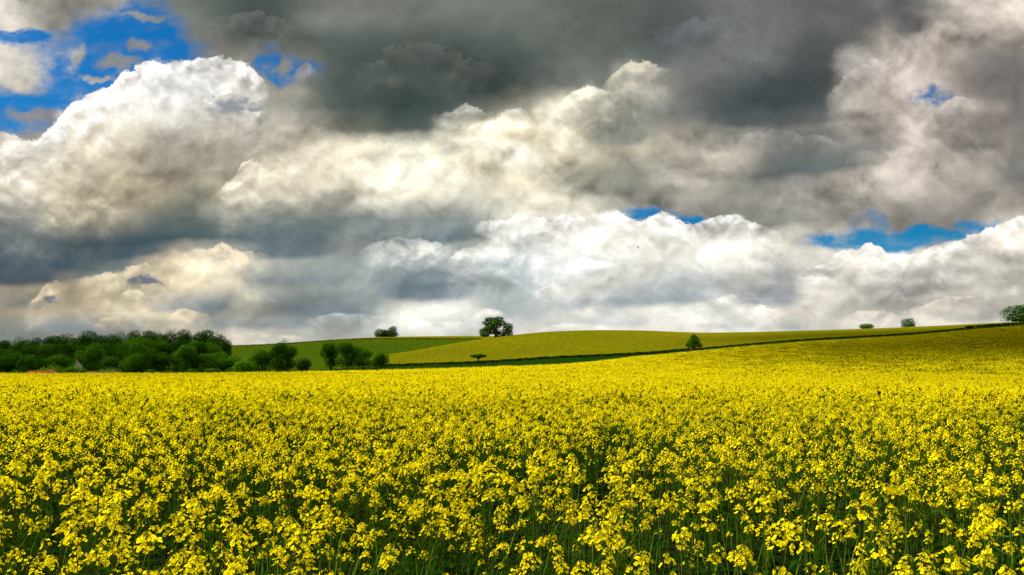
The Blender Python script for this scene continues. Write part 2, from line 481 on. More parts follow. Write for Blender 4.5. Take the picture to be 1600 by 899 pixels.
def leafy(name, ca, cb, trans=0.35, tcol=None, scale=1.5, rough=0.8, spec=0.0):
    """thin plant tissue: colour varies from place to place, light also passes through"""
    m, t, out = material(name)
    L = t.links.new
    oi = t.nodes.new('ShaderNodeNewGeometry')
    nz = t.nodes.new('ShaderNodeTexNoise'); nz.inputs['Scale'].default_value = scale; nz.inputs['Detail'].default_value = 3
    L(oi.outputs['Position'], nz.inputs['Vector'])
    rm = t.nodes.new('ShaderNodeMapRange'); rm.inputs[1].default_value = .3; rm.inputs[2].default_value = .7
    L(nz.outputs[0], rm.inputs[0])
    ad = t.nodes.new('ShaderNodeMath'); ad.operation = 'MULTIPLY_ADD'; ad.inputs[1].default_value = .5; ad.use_clamp = True
    L(oi.outputs['Random Per Island'], ad.inputs[0])
    hf = t.nodes.new('ShaderNodeMath'); hf.operation = 'MULTIPLY'; hf.inputs[1].default_value = .5
    L(rm.outputs[0], hf.inputs[0]); L(hf.outputs[0], ad.inputs[2])
    mc = t.nodes.new('ShaderNodeMixRGB'); mc.inputs[1].default_value = (*ca, 1); mc.inputs[2].default_value = (*cb, 1)
    L(ad.outputs[0], mc.inputs[0])
    p = t.nodes.new('ShaderNodeBsdfPrincipled')
    p.inputs['Roughness'].default_value = rough
    p.inputs['Specular IOR Level'].default_value = spec
    L(mc.outputs[0], p.inputs['Base Color'])
    if trans > 0:
        tr = t.nodes.new('ShaderNodeBsdfTranslucent')
        if tcol is None: L(mc.outputs[0], tr.inputs[0])
        else: tr.inputs[0].default_value = (*tcol, 1)
        ms = t.nodes.new('ShaderNodeMixShader'); ms.inputs[0].default_value = trans
        L(p.outputs[0], ms.inputs[1]); L(tr.outputs[0], ms.inputs[2]); L(ms.outputs[0], out.inputs[0])
    else:
        L(p.outputs[0], out.inputs[0])
    return m


def earth(name, cols, scale=0.05, fine=1.2, rows=None, bump_s=0.4, bump_d=0.3):
    """ground cover seen as a sheet: three colours mixed by broad and fine noise, with drilled rows"""
    m, t, out = material(name)
    L = t.links.new
    geo = t.nodes.new('ShaderNodeNewGeometry')
    mp = t.nodes.new('ShaderNodeMapping')
    if rows:
        mp.inputs['Rotation'].default_value = (0, 0, R(rows)); mp.inputs['Scale'].default_value = (1.0, 0.12, 1.0)
    L(geo.outputs['Position'], mp.inputs[0])
    a = t.nodes.new('ShaderNodeTexNoise'); a.inputs['Scale'].default_value = scale; a.inputs['Detail'].default_value = 6
    b = t.nodes.new('ShaderNodeTexNoise'); b.inputs['Scale'].default_value = fine; b.inputs['Detail'].default_value = 4
    L(geo.outputs['Position'], a.inputs['Vector']); L(mp.outputs[0], b.inputs['Vector'])
    r1 = t.nodes.new('ShaderNodeMapRange'); r1.inputs[1].default_value = .35; r1.inputs[2].default_value = .65
    r2 = t.nodes.new('ShaderNodeMapRange'); r2.inputs[1].default_value = .3; r2.inputs[2].default_value = .7
    L(a.outputs[0], r1.inputs[0]); L(b.outputs[0], r2.inputs[0])
    m1 = t.nodes.new('ShaderNodeMixRGB'); m1.inputs[1].default_value = (*cols[0], 1); m1.inputs[2].default_value = (*cols[1], 1)
    L(r1.outputs[0], m1.inputs[0])
    m2 = t.nodes.new('ShaderNodeMixRGB'); m2.inputs[2].default_value = (*cols[2], 1)
    sc2 = t.nodes.new('ShaderNodeMath'); sc2.operation = 'MULTIPLY'; sc2.inputs[1].default_value = .75
    L(r2.outputs[0], sc2.inputs[0]); L(sc2.outputs[0], m2.inputs[0]); L(m1.outputs[0], m2.inputs[1])
    p = t.nodes.new('ShaderNodeBsdfDiffuse'); p.inputs['Roughness'].default_value = .5
    L(m2.outputs[0], p.inputs[0])
    bp = t.nodes.new('ShaderNodeBump'); bp.inputs['Strength'].default_value = bump_s; bp.inputs['Distance'].default_value = bump_d
    L(b.outputs[0], bp.inputs['Height']); L(bp.outputs[0], p.inputs['Normal'])
    L(p.outputs[0], out.inputs[0])
    return m


M = {}
M['petal'] = leafy('rapeseed petal', (.90, .74, .004), (.92, .79, .008), .42, (.92, .76, .004), 3.0, .8, .0)
M['bud'] = leafy('rapeseed bud', (.40, .42, .02), (.55, .50, .02), .2, None, 3.0)
M['stem'] = leafy('rapeseed stem', (.035, .075, .004), (.09, .13, .006), .0, None, 2.0, .7, .05)
M['leaf'] = leafy('rapeseed leaf', (.006, .027, .001), (.017, .050, .002), .28, (.028, .08, .002), 2.0, .8, .0)
M['blade'] = leafy('grass blade', (.07, .17, .01), (.16, .25, .02), .3, None, 2.0)
M['tree_dark'] = leafy('dark tree leaf', (.013, .055, .002), (.030, .092, .004), .22, None, .35)
M['tree_mid'] = leafy('tree leaf', (.026, .092, .003), (.055, .145, .006), .25, None, .35)
M['tree_light'] = leafy('pale tree leaf', (.045, .14, .004), (.085, .20, .007), .3, None, .35)
M['tree_red'] = leafy('reddish tree leaf', (.035, .040, .012), (.07, .075, .02), .25, None, .35)
M['bark'] = leafy('bark', (.05, .038, .025), (.09, .07, .05), 0, None, 4.0, .9, .1)
M['pale_bark'] = leafy('pale bark', (.45, .43, .36), (.6, .58, .5), 0, None, 4.0, .9, .1)
M['verge'] = leafy('hedge leaf', (.008, .028, .004), (.022, .058, .007), .2, None, .4)
M['soil'] = earth('soil', [(.010, .014, .004), (.007, .012, .003), (.004, .014, .002)], .4, 3.0)
M['meadow'] = earth('meadow grass', [(.007, .027, .002), (.011, .036, .002), (.005, .02, .001)], .05, 1.1)
M['hill'] = earth('yellowing crop', [(.150, .138, .002), (.112, .110, .002), (.075, .084, .002)], .018, .55, rows=62, bump_s=.7, bump_d=.5)
M['green'] = earth('green crop', [(.036, .068, .002), (.050, .078, .002), (.024, .052, .002)], .015, .4, rows=70)
M['stub'] = earth('pale crop strip', [(.145, .138, .003), (.12, .12, .003), (.09, .10, .002)], .02, .4)

# ------------------------------------------------------------------ terrain
# per sight line: knots (distance, photo row); rows fix the heights
TPX = [-600, 0, 200, 400, 600, 750, 870, 940, 1000, 1100, 1250, 1400, 1600, 2200]
KN = [   # edge of the crop, dip, meadow, hedge, ridge, dip, field border, far crest, 1000 m
 [(115, 584), (150, 625), (220, 612), (300, 590), (450, 566), (520, 560), (690, 549), (700, 547), (1000, 550)],
 [(115, 584), (150, 625), (220, 612), (300, 590), (450, 566), (520, 560), (690, 549), (700, 547), (1000, 550)],
 [(115, 584), (150, 622), (220, 610), (300, 588), (450, 566), (520, 560), (690, 546.5), (700, 545), (1000, 549)],
 [(117, 582), (150, 604), (220, 596), (300, 583), (450, 566), (520, 557), (690, 540.5), (702, 539), (1000, 545)],
 [(125, 578.5), (165, 588), (225, 578.5), (300, 573), (450, 554.5), (520, 562), (670, 530.5), (705, 527), (1000, 533)],
 [(135, 574), (175, 581), (228, 574), (300, 567.5), (455, 531), (530, 538), (690, 530.5), (720, 525.5), (1000, 531)],
 [(150, 570), (185, 576), (235, 568.5), (300, 560), (470, 518), (560, 523), (700, 529), (740, 528), (1000, 532)],
 [(205, 564.5), (225, 566.5), (250, 562.5), (298, 557), (480, 516), (600, 521), (700, 528), (740, 529), (1000, 532)],
 [(268, 557.5), (275, 558), (282, 557.3), (296, 554), (480, 516.7), (600, 521.5), (700, 528), (740, 529), (1000, 532)],
 [(285, 547), (290, 546.5), (294, 546), (300, 545), (480, 520), (600, 525), (700, 529), (740, 529), (1000, 532)],
 [(285, 534), (289, 533.5), (293, 533), (300, 532.3), (480, 517), (600, 521), (700, 526), (740, 527), (1000, 530)],
 [(295, 525), (299, 524.5), (303, 524), (310, 523.5), (480, 512), (600, 516), (700, 521), (740, 522), (1000, 525)],
 [(315, 508.7), (319, 508.3), (323, 507.9), (330, 507.3), (460, 502.8), (600, 507), (700, 512), (740, 513), (1000, 520)],
 [(315, 490), (319, 489.5), (323, 489), (330, 488.5), (460, 485), (600, 490), (700, 497), (740, 499), (1000, 510)],
]
CROP_H = 1.3
CANOPY = 1.3


def pchip(x, y, q):
    x = np.asarray(x, float); y = np.asarray(y, float); q = np.asarray(q, float)
    h = np.diff(x); d = np.diff(y) / h
    m = np.zeros_like(y)
    for i in range(1, len(x) - 1):
        if d[i - 1] * d[i] > 0:
            w1 = 2 * h[i] + h[i - 1]; w2 = h[i] + 2 * h[i - 1]
            m[i] = (w1 + w2) / (w1 / d[i - 1] + w2 / d[i])
    m[0] = d[0] if len(x) == 2 else 0.0
    m[-1] = d[-1]
    q = np.clip(q, x[0], x[-1])
    k = np.clip(np.searchsorted(x, q) - 1, 0, len(h) - 1)
    t = (q - x[k]) / h[k]
    return ((1 + 2 * t) * (1 - t) ** 2 * y[k] + t * (1 - t) ** 2 * h[k] * m[k]
            + t * t * (3 - 2 * t) * y[k + 1] + t * t * (t - 1) * h[k] * m[k + 1])


KA = np.array(KN, float)            # columns x knots x (Y, row)


def knots_at(px):
    """distances and surface heights of the knots along one sight line"""
    px = min(max(px, TPX[0]), TPX[-1])
    Y = np.array([pchip(TPX, KA[:, k, 0], [px])[0] for k in range(9)])
    r = np.array([pchip(TPX, KA[:, k, 1], [px])[0] for k in range(9)])
    z = np.array([EYE + uv(px, rr)[1] * yy for rr, yy in zip(r, Y)])
    Yk = np.concatenate([[0.0, 30.0, 58.0], Y, [2500.0, 7000.0]])
    zk = np.concatenate([[CANOPY, CANOPY, CANOPY + .02], z, [z[-1] - 15, z[-1] - 80]])
    return Yk, zk


PXS = np.arange(-600, 2201, 10)
KTAB = [knots_at(p) for p in PXS]


def px_of(x, y):
    u = x / max(y, 1e-3)
    # row of the horizon is close enough for the column
    return 800 + 1250 * u * 0.998


def top_at(x, y):
    """height of the visible surface (crop top inside the crop, ground beyond)"""
    if y <= 0.5: return CANOPY
    p = min(max(px_of(x, y), -600), 2200)
    f = (p + 600) / 10.0; i = min(int(f), len(PXS) - 2); t = f - i
    za = pchip(*KTAB[i], [y])[0]; zb = pchip(*KTAB[i + 1], [y])[0]
    return za * (1 - t) + zb * t


def edge_at(x, y):
    p = min(max(px_of(x, y), -600), 2200)
    f = (p + 600) / 10.0; i = min(int(f), len(PXS) - 2); t = f - i
    return KTAB[i][0][3] * (1 - t) + KTAB[i + 1][0][3] * t


def new_mesh(name, V, Fc, mats, mi=None, smooth=False):
    me = bpy.data.meshes.new(name)
    me.from_pydata([tuple(v) for v in V], [], [tuple(int(i) for i in f) for f in Fc])
    for m in (mats if isinstance(mats, (list, tuple)) else [mats]): me.materials.append(m)
    if mi is not None: me.polygons.foreach_set('material_index', np.asarray(mi, np.int32))
    if smooth: me.polygons.foreach_set('use_smooth', np.ones(len(Fc), bool))
    me.update()
    return me


def link(name, me, parent=None, loc=None):
    o = bpy.data.objects.new(name, me); COL.objects.link(o)
    if parent is not None: o.parent = parent
    if loc is not None: o.location = loc
    return o


def tag(o, label=None, cat=None, group=None, kind=None):
    if label: o['label'] = label
    if cat: o['category'] = cat
    if group: o['group'] = group
    if kind: o['kind'] = kind
    return o


def sheet(name, k0, k1, ncut, mat, drop=False, pick=None):
    """one band of the land between two knots of every sight line"""
    V, Fc = [], []
    nc = len(PXS)
    for ci, p in enumerate(PXS):
        Yk, zk = KTAB[ci]
        qs = []
        for k in range(k0, k1):
            n = ncut[k - k0]
            qs += list(Yk[k] + (Yk[k + 1] - Yk[k]) * np.arange(n) / n)
        qs.append(Yk[k1])
        qs = np.array(qs)
        zz = pchip(Yk, zk, qs)
        if drop: zz = zz - CROP_H * np.clip((Yk[3] + .5 - qs) / 1.5, 0, 1)
        u = (p - 800) / 1250 / .998
        for y, z in zip(qs, zz): V.append((u * y, y, z))
    nr = sum(ncut) + 1
    for ci in range(nc - 1):
        for r in range(nr - 1):
            Fc.append((ci * nr + r, (ci + 1) * nr + r, (ci + 1) * nr + r + 1, ci * nr + r + 1))
    o = link(name, new_mesh(name, V, Fc, mat, smooth=True))
    tag(o, kind='structure')
    return o


# the field's soil: the wedge ahead and a flat apron to the sides and behind
fld = sheet('field', 0, 3, [4, 6, 30], M['soil'], drop=True)
V = [(-3000, -3000, -.004), (3000, -3000, -.004), (3000, .3, -.004), (-3000, .3, -.004)]
ap = link('field_apron', new_mesh('field_apron', V, [(0, 1, 2, 3)], M['soil'])); tag(ap, kind='structure'); ap.name = 'soil'
sheet('meadow', 3, 6, [10, 8, 8], M['meadow'])


hill = sheet('hill', 6, 8, [24, 8], M['hill'])
hill.data.materials.append(M['green'])
mi = np.zeros(len(hill.data.polygons), np.int32)
for i, pl in enumerate(hill.data.polygons):
    c = pl.center
    if px_of(c.x, c.y) < 605 + (c.y - 380) * .02: mi[i] = 1
hill.data.polygons.foreach_set('material_index', mi)
far = sheet('far_hill', 8, 9, [20], M['green'])
far.data.materials.append(M['hill'])
mi = np.zeros(len(far.data.polygons), np.int32)
for i, pl in enumerate(far.data.polygons):
    c = pl.center
    if px_of(c.x, c.y) > 900: mi[i] = 1
far.data.polygons.foreach_set('material_index', mi)
sheet('far_field', 9, 13, [5, 6, 6, 4], M['stub'])

rng = np.random.default_rng(11)
random.seed(11)

# ------------------------------------------------------------------ mesh pieces
class Piece:
    def __init__(s): s.V = []; s.F = []; s.M = []
    def quad(s, a, b, c, d, m=0):
        n = len(s.V); s.V += [a, b, c, d]; s.F.append((n, n + 1, n + 2, n + 3)); s.M.append(m)
    def tube(s, pts, rad, m=0, sides=4):
        pts = [np.asarray(p, float) for p in pts]; n0 = len(s.V)
        for i, p in enumerate(pts):
            d = pts[min(i + 1, len(pts) - 1)] - pts[max(i - 1, 0)]
            d = d / (np.linalg.norm(d) + 1e-9)
            a = np.cross(d, (0.31, .95, .05)); a /= np.linalg.norm(a) + 1e-9
            b = np.cross(d, a)
            for k in range(sides):
                t = 2 * math.pi * k / sides
                s.V.append(tuple(p + rad[i] * (math.cos(t) * a + math.sin(t) * b)))
        for i in range(len(pts) - 1):
            for k in range(sides):
                k2 = (k + 1) % sides
                s.F.append((n0 + i * sides + k, n0 + i * sides + k2, n0 + (i + 1) * sides + k2, n0 + (i + 1) * sides + k)); s.M.append(m)
    def kites(s, base, tip, side, m=0, fat=.6, cup=None):
        """leaf shaped quads: arrays of base, tip and half-width vectors"""
        mid = base + (tip - base) * fat
        if cup is not None: mid = mid + cup
        for b, t, q, w in zip(base, tip, mid, side):
            n = len(s.V); s.V += [tuple(b), tuple(q + w), tuple(t), tuple(q - w)]
            s.F.append((n, n + 1, n + 2, n + 3)); s.M.append(m)
    def add(s, o, off=(0, 0, 0), mat=None, scale=1.0, rot=0.0, mshift=None):
        n = len(s.V)
        c, q = math.cos(rot), math.sin(rot)
        for v in o.V:
            x, y, z = v
            s.V.append((off[0] + scale * (c * x - q * y), off[1] + scale * (q * x + c * y), off[2] + scale * z))
        s.F += [tuple(i + n for i in f) for f in o.F]
        s.M += [mshift.get(k, k) if mshift else k for k in o.M]
    def mesh(s, name, mats, smooth=False): return new_mesh(name, s.V, s.F, mats, s.M, smooth)


def unit(v): return v / (np.linalg.norm(v, axis=-1, keepdims=True) + 1e-9)


def rand_unit(n):
    return unit(rng.normal(size=(n, 3)))


# ------------------------------------------------------------------ rapeseed
def head_full(seed, n=22, spread=.042, height=.075):
    """one raceme: four petalled flowers round the axis, buds on the top, petiole lines"""
    r = np.random.default_rng(seed)
    p = Piece()
    ga = 2.399963
    p.tube([(0, 0, -.02), (0, 0, height)], [.0022, .0012], 1, 3)
    for i in range(n):
        t = (i + .5) / n
        ang = i * ga + r.uniform(-.4, .4)
        rad = spread * (0.35 + .65 * (1 - t) ** .6) * r.uniform(.75, 1.15)
        z = height * (t ** .9) + r.uniform(-.008, .008)
        out = np.array([math.cos(ang), math.sin(ang), 0])
        c = out * rad + np.array([0, 0, z])
        p.tube([(0, 0, z - .02), c - np.array([0, 0, .003])], [.0009, .0008], 1, 3)
        nrm = unit(out * r.uniform(.5, 1.1) + np.array([0, 0, r.uniform(.35, 1.1)]) + r.normal(size=3) * .25)
        a = unit(np.cross(nrm, r.normal(size=3))); b = np.cross(nrm, a)
        L = r.uniform(.0115, .015); Wd = L * .50
        for k in range(4):
            q = k * math.pi / 2 + r.uniform(-.15, .15)
            d = math.cos(q) * a + math.sin(q) * b
            w = np.cross(nrm, d)
            base = c + d * .001
            tip = c + d * L + nrm * L * r.uniform(-.1, .35)
            mid = c + d * L * .66 + nrm * L * .18
            p.quad(tuple(base), tuple(mid + w * Wd), tuple(tip), tuple(mid - w * Wd), 0)
    for i in range(9):
        o = np.array([r.uniform(-.009, .009), r.uniform(-.009, .009), height + r.uniform(0, .012)])
        h = .005
        p.tube([o, o + (0, 0, h), o + (0, 0, h * 2)], [.0012, .0026, .0006], 2, 4)
    return p


def head_mid(seed, n=10, spread=.055, height=.07, size=.0185):
    r = np.random.default_rng(seed)
    p = Piece()
    for i in range(n):
        t = (i + .5) / n; ang = i * 2.4 + r.uniform(-.5, .5)
        rad = spread * (.3 + .7 * (1 - t) ** .6) * r.uniform(.6, 1.1)
        out = np.array([math.cos(ang), math.sin(ang), 0]); c = out * rad + np.array([0, 0, height * t])
        nrm = unit(out * r.uniform(.3, 1.1) + np.array([0, 0, r.uniform(.2, 1.)]) + r.normal(size=3) * .3)
        a = unit(np.cross(nrm, r.normal(size=3))); b = np.cross(nrm, a)
        s = size * r.uniform(.6, .85)
        p.quad(tuple(c - a * s), tuple(c - b * s * .8), tuple(c + a * s), tuple(c + b * s * .8), 0)
    return p


def plan(seed, h=1.25, nb=4):
    """branch plan of one plant: main stem and side branches, each ending in a raceme"""
    r = np.random.default_rng(seed)
    lean = r.normal(size=2) * .05
    main = [np.array([0, 0, 0]), np.array([lean[0] * .4, lean[1] * .4, h * .5]), np.array([lean[0], lean[1], h])]
    br = []
    for i in range(nb):
        z0 = h * r.uniform(.42, .72)
        p0 = np.array([lean[0] * z0 / h, lean[1] * z0 / h, z0])
        ang = i * 2.4 + r.uniform(-.6, .6)
        reach = r.uniform(.08, .22); up = h * r.uniform(.72, .99)
        o = np.array([math.cos(ang), math.sin(ang), 0])
        p2 = p0 + o * reach; p2[2] = up
        p1 = p0 + o * reach * .6; p1[2] = z0 + (up - z0) * .42
        br.append([p0, p1, p2])
    return main, br, r


def stems_piece(main, br, m=0, sides=4):
    p = Piece()
    p.tube(main, [.006, .0045, .0022], m, sides)
    for b in br: p.tube(b, [.003, .0024, .0015], m, 3)
    return p


def leaves_piece(main, br, r, n=12, m=0, big=1.0):
    p = Piece()
    pods = 0
    for i in range(n):
        f = r.uniform(.12, .8)
        z = main[2][2] * f
        ang = r.uniform(0, 6.28)
        o = np.array([math.cos(ang), math.sin(ang), 0])
        base = np.array([main[2][0] * f, main[2][1] * f, z])
        L = r.uniform(.10, .24) * (1.25 - f * .75) * big
        midp = base + o * L * .5 + np.array([0, 0, L * r.uniform(.05, .35)])
        tip = base + o * L + np.array([0, 0, L * r.uniform(-.45, .25)])
        w = np.array([-o[1], o[0], r.uniform(-.2, .2)]) * L * r.uniform(.12, .2)
        p.quad(tuple(base), tuple(midp + w), tuple(midp), tuple(midp - w), m)
        n0 = len(p.V)
        p.V += [tuple(midp + w), tuple(tip), tuple(midp)]; p.F.append((n0, n0 + 1, n0 + 2)); p.M.append(m)
        n0 = len(p.V)
        p.V += [tuple(midp), tuple(tip), tuple(midp - w)]; p.F.append((n0, n0 + 1, n0 + 2)); p.M.append(m)
    # young pods below the flowers
    for b in [main] + br:
        d = unit(b[2] - b[1])
        for k in range(4):
            t = r.uniform(.45, .95); q = b[1] + (b[2] - b[1]) * t
            ang = r.uniform(0, 6.28); o = np.array([math.cos(ang), math.sin(ang), .8]) * .035
            w = unit(np.cross(o, (.1, .2, .9))) * .0014
            p.quad(tuple(q), tuple(q + o * .5 + w), tuple(q + o), tuple(q + o * .5 - w), m)
    return p


HEADS = []
HN = [13, 8, 5, 15, 10, 6]
for i in range(6):
    p = head_full(100 + i, HN[i], .040 + .006 * (i % 4), .035 + .012 * (i % 4))
    HEADS.append((p, p.mesh('flower_head', [M['petal'], M['stem'], M['bud']])))
NPLAN = 9
PLANS = []
for i in range(NPLAN):
    main, br, r = plan(200 + i, 1.26 - .05 * (i % 3), 4 + i % 3)
    st = stems_piece(main, br); lv = leaves_piece(main, br, r, 13, 0)
    PLANS.append((main, br, st, lv, st.mesh('stem', M['stem']), lv.mesh('foliage', M['leaf'])))

# sources for the mass of the crop, kept in a collection of their own
SRC = bpy.data.collections.new('crop sources')


def source(i, piece, mats):
    o = bpy.data.objects.new('crop_source_%03d' % i, piece.mesh('crop_source', mats)); SRC.objects.link(o)


si = 0
LOD = [[], [], [], []]
for i in range(NPLAN):                                  # whole plants
    main, br, st, lv = PLANS[i][:4]
    p = Piece()
    p.add(st, mshift={0: 1}); p.add(lv, mshift={0: 3})
    for k, b in enumerate([main] + br): p.add(HEADS[(i + k) % 6][0], b[2], rot=k * 1.3, scale=1.0 if k == 0 else .85)
    source(si, p, [M['petal'], M['stem'], M['bud'], M['leaf']]); LOD[0].append(si); si += 1
for i in range(8):                                      # plants of middle distance
    main, br, r = plan(300 + i, 1.26 - .05 * (i % 3), 3 + i % 3)
    p = Piece(); p.add(stems_piece(main, br, 1, 3)); p.add(leaves_piece(main, br, r, 8, 2, 1.2))
    for k, b in enumerate([main] + br): p.add(head_mid(400 + i * 7 + k), b[2], scale=1.0 if k == 0 else .85)
    source(si, p, [M['petal'], M['stem'], M['leaf']]); LOD[1].append(si); si += 1


def patch(seed, w, nplants, nflow, fs, leafn, leafs):
    """a square of crop: flower heads over leaves"""
    r = np.random.default_rng(seed); p = Piece()
    for i in range(nplants):
        x, y = r.uniform(-w / 2, w / 2, 2); h = 1.22 + r.normal() * .09
        for k in range(4):
            c = np.array([x + r.normal() * .08, y + r.normal() * .08, h - (0 if k == 0 else r.uniform(.0, .28))])
            for f in range(nflow):
                q = c + r.normal(size=3) * np.array([.03, .03, .03])
                nrm = unit(r.normal(size=3) + np.array([0, 0, .6])); a = unit(np.cross(nrm, r.normal(size=3))); b = np.cross(nrm, a)
                s = fs * r.uniform(.6, 1.1)
                p.quad(tuple(q - a * s), tuple(q - b * s * .8), tuple(q + a * s), tuple(q + b * s * .8), 0)
        for k in range(leafn):
            q = np.array([x + r.normal() * .1, y + r.normal() * .1, h * r.uniform(.3, .9)])
            a = unit(r.normal(size=3) * np.array([.5, .5, 1])) * leafs * r.uniform(.6, 1.3); b = unit(np.cross(a, r.normal(size=3))) * leafs * .22
            p.quad(tuple(q - a), tuple(q - b), tuple(q + a), tuple(q + b), 1)
    return p


for i in range(5):
    source(si, patch(500 + i, 1.2, 15, 5, .019, 5, .13), [M['petal'], M['leaf']]); LOD[2].append(si); si += 1
for i in range(5):
    source(si, patch(600 + i, 2.6, 75, 2, .034, 3, .20), [M['petal'], M['leaf']]); LOD[3].append(si); si += 1

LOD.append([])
for i in range(5):                                      # fewer flowers, more leaves: cloud shade built into the right slope's crop
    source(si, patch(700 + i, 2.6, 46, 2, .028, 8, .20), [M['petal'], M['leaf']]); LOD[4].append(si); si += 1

# where the plants stand
def in_view(x, y, pad=.06):
    return y > .2 and abs(x / y) < .66 + pad + .6 / y


near = []
cell = .27
for iy in range(int(1.5 / cell), int(9.1 / cell)):
    for ix in range(-30, 31):
        x = (ix + rng.uniform(.05, .95)) * cell; y = (iy + rng.uniform(.05, .95)) * cell
        d = math.hypot(x, y)
        if d < 1.9 or d > 8.6 or not in_view(x, y): continue
        wob = math.sin(x * 2.1 + 1.3) * math.cos(y * 1.7) + math.sin(x * .9 - y * 1.1)
        if rng.uniform() < 0.40 + .20 * wob + .20 * min(1, max(0, (3.9 - d) / .9)) + .20 * min(1, max(0, (abs(x / y) - .3) / .2)) * min(1, max(0, (7 - d) / 2)): continue
        near.append((d, x, y))
near.sort()
print('near plants', len(near))

GROUP = 'rapeseed plants at the front of the field'
LAB = 'rapeseed plant with yellow flower heads on green branching stems in the front of the field'
for j, (d, x, y) in enumerate(near[:300]):
    main, br, st, lv, stm, lvm = PLANS[j % NPLAN]
    root = bpy.data.objects.new('rapeseed_plant', None); COL.objects.link(root)
    root.empty_display_size = .1
    tag(root, LAB, 'rapeseed plant', GROUP)
    root.location = (x, y, 0); root.rotation_euler = (rng.normal() * .05, rng.normal() * .05, rng.uniform(0, 6.28))
    s = rng.uniform(.80, 1.08) + .05 * math.sin(x * 1.9 + y * 1.3); root.scale = (s, s, s)
    link('stem', stm, root); link('foliage', lvm, root)
    for k, b in enumerate([main] + br):
        h = link('flower_head', HEADS[(j + k) % 6][1], root, tuple(b[2]))
        q = (1.0 if k == 0 else .85) * rng.uniform(.85, 1.25)
        h.scale = (q, q, q); h.rotation_euler = (rng.normal() * .2, rng.normal() * .2, rng.uniform(0, 6.28))

pts, idx, rot, scl = [], [], [], []


def put(x, y, lod, s=1.0):
    z = top_at(x, y) - CANOPY if y > 40 else 0.0
    pts.append((x, y, z)); idx.append(LOD[lod][rng.integers(len(LOD[lod]))])
    rot.append((rng.normal() * .05 if lod < 2 else 0, rng.normal() * .05 if lod < 2 else 0, rng.uniform(0, 6.28)))
    scl.append(s)


for d, x, y in near[300:]: put(x, y, 0, rng.uniform(.80, 1.08) + .05 * math.sin(x * 1.9 + y * 1.3))
cell = .28
for iy in range(int(6.0 / cell), int(27 / cell)):
    y0 = iy * cell; nx = int((y0 * .85 + 1.2) / cell)
    for ix in range(-nx, nx + 1):
        x = (ix + rng.uniform(0, 1)) * cell; y = y0 + rng.uniform(0, 1) * cell; d = math.hypot(x, y)
        if d < 8.6 or d > 26: continue
        wob = math.sin(x * 1.1 + 1.3) * math.cos(y * .7) + math.sin(x * .45 - y * .55)
        if rng.uniform() < .30 + .20 * wob: continue
        put(x, y, 1, rng.uniform(.82, 1.07) + .05 * math.sin(x * 1.1 + y * .8))
cell = 1.05
for iy in range(int(20 / cell), int(75 / cell)):
    y0 = iy * cell; nx = int((y0 * .98 + 2) / cell)
    for ix in range(-nx, nx + 1):
        x = (ix + rng.uniform(.2, .8)) * cell; y = y0 + rng.uniform(.2, .8) * cell; d = math.hypot(x, y)
        if d < 25.5 or y > 72: continue
        put(x, y, 2, rng.uniform(.9, 1.08))
cell = 2.2
for iy in range(int(71 / cell), int(330 / cell)):
    y0 = iy * cell; nx = int((y0 * 1.0 + 4) / cell)
    for ix in range(-nx, nx + 1):
        x = (ix + rng.uniform(.2, .8)) * cell; y = y0 + rng.uniform(.2, .8) * cell
        if y < 71.5 or y > edge_at(x, y) - 1.0: continue
        thin = min(1.0, max(0.0, (x / y - .12) / .3)) * min(1.0, max(0.0, (y - 75) / 60.0))  # share of darker patches grows, imitating cloud shade on the slope
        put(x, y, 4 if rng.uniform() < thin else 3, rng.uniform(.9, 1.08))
print('crop points', len(pts))


def scatter(name, P_, I_, R_, S_, coll):
    me = bpy.data.meshes.new(name); me.vertices.add(len(P_))
    me.vertices.foreach_set('co', np.asarray(P_, np.float32).ravel())
    for nm, ty, arr, key in (('pick', 'INT', I_, 'value'), ('turn', 'FLOAT_VECTOR', R_, 'vector'), ('size', 'FLOAT', S_, 'value')):
        at_ = me.attributes.new(nm, ty, 'POINT')
        at_.data.foreach_set(key, np.asarray(arr, np.int32 if ty == 'INT' else np.float32).ravel())
    o = link(name, me)
    ng = bpy.data.node_groups.new(name + ' scatter', 'GeometryNodeTree')
    ng.interface.new_socket('Geometry', in_out='INPUT', socket_type='NodeSocketGeometry')
    ng.interface.new_socket('Geometry', in_out='OUTPUT', socket_type='NodeSocketGeometry')
    gi = ng.nodes.new('NodeGroupInput'); go = ng.nodes.new('NodeGroupOutput')
    ip = ng.nodes.new('GeometryNodeInstanceOnPoints'); ci = ng.nodes.new('GeometryNodeCollectionInfo')
    ci.inputs[0].default_value = coll; ci.inputs['Separate Children'].default_value = True; ci.inputs['Reset Children'].default_value = True
    def attr(nm, ty):
        n = ng.nodes.new('GeometryNodeInputNamedAttribute'); n.data_type = ty; n.inputs[0].default_value = nm
        return [s for s in n.outputs if s.enabled and s.name == 'Attribute'][0]
    L = ng.links.new
    L(gi.outputs[0], ip.inputs['Points']); L(ci.outputs[0], ip.inputs['Instance'])
    ip.inputs['Pick Instance'].default_value = True
    L(attr('pick', 'INT'), ip.inputs['Instance Index'])
    L(attr('turn', 'FLOAT_VECTOR'), ip.inputs['Rotation'])
    L(attr('size', 'FLOAT'), ip.inputs['Scale'])
    L(ip.outputs[0], go.inputs[0])
    o.modifiers.new('scatter', 'NODES').node_group = ng
    return o


crop = scatter('rapeseed_crop', pts, idx, rot, scl, SRC)
tag(crop, 'sea of yellow flowering rapeseed reaching back to the meadow and hedge', 'rapeseed crop', kind='stuff')

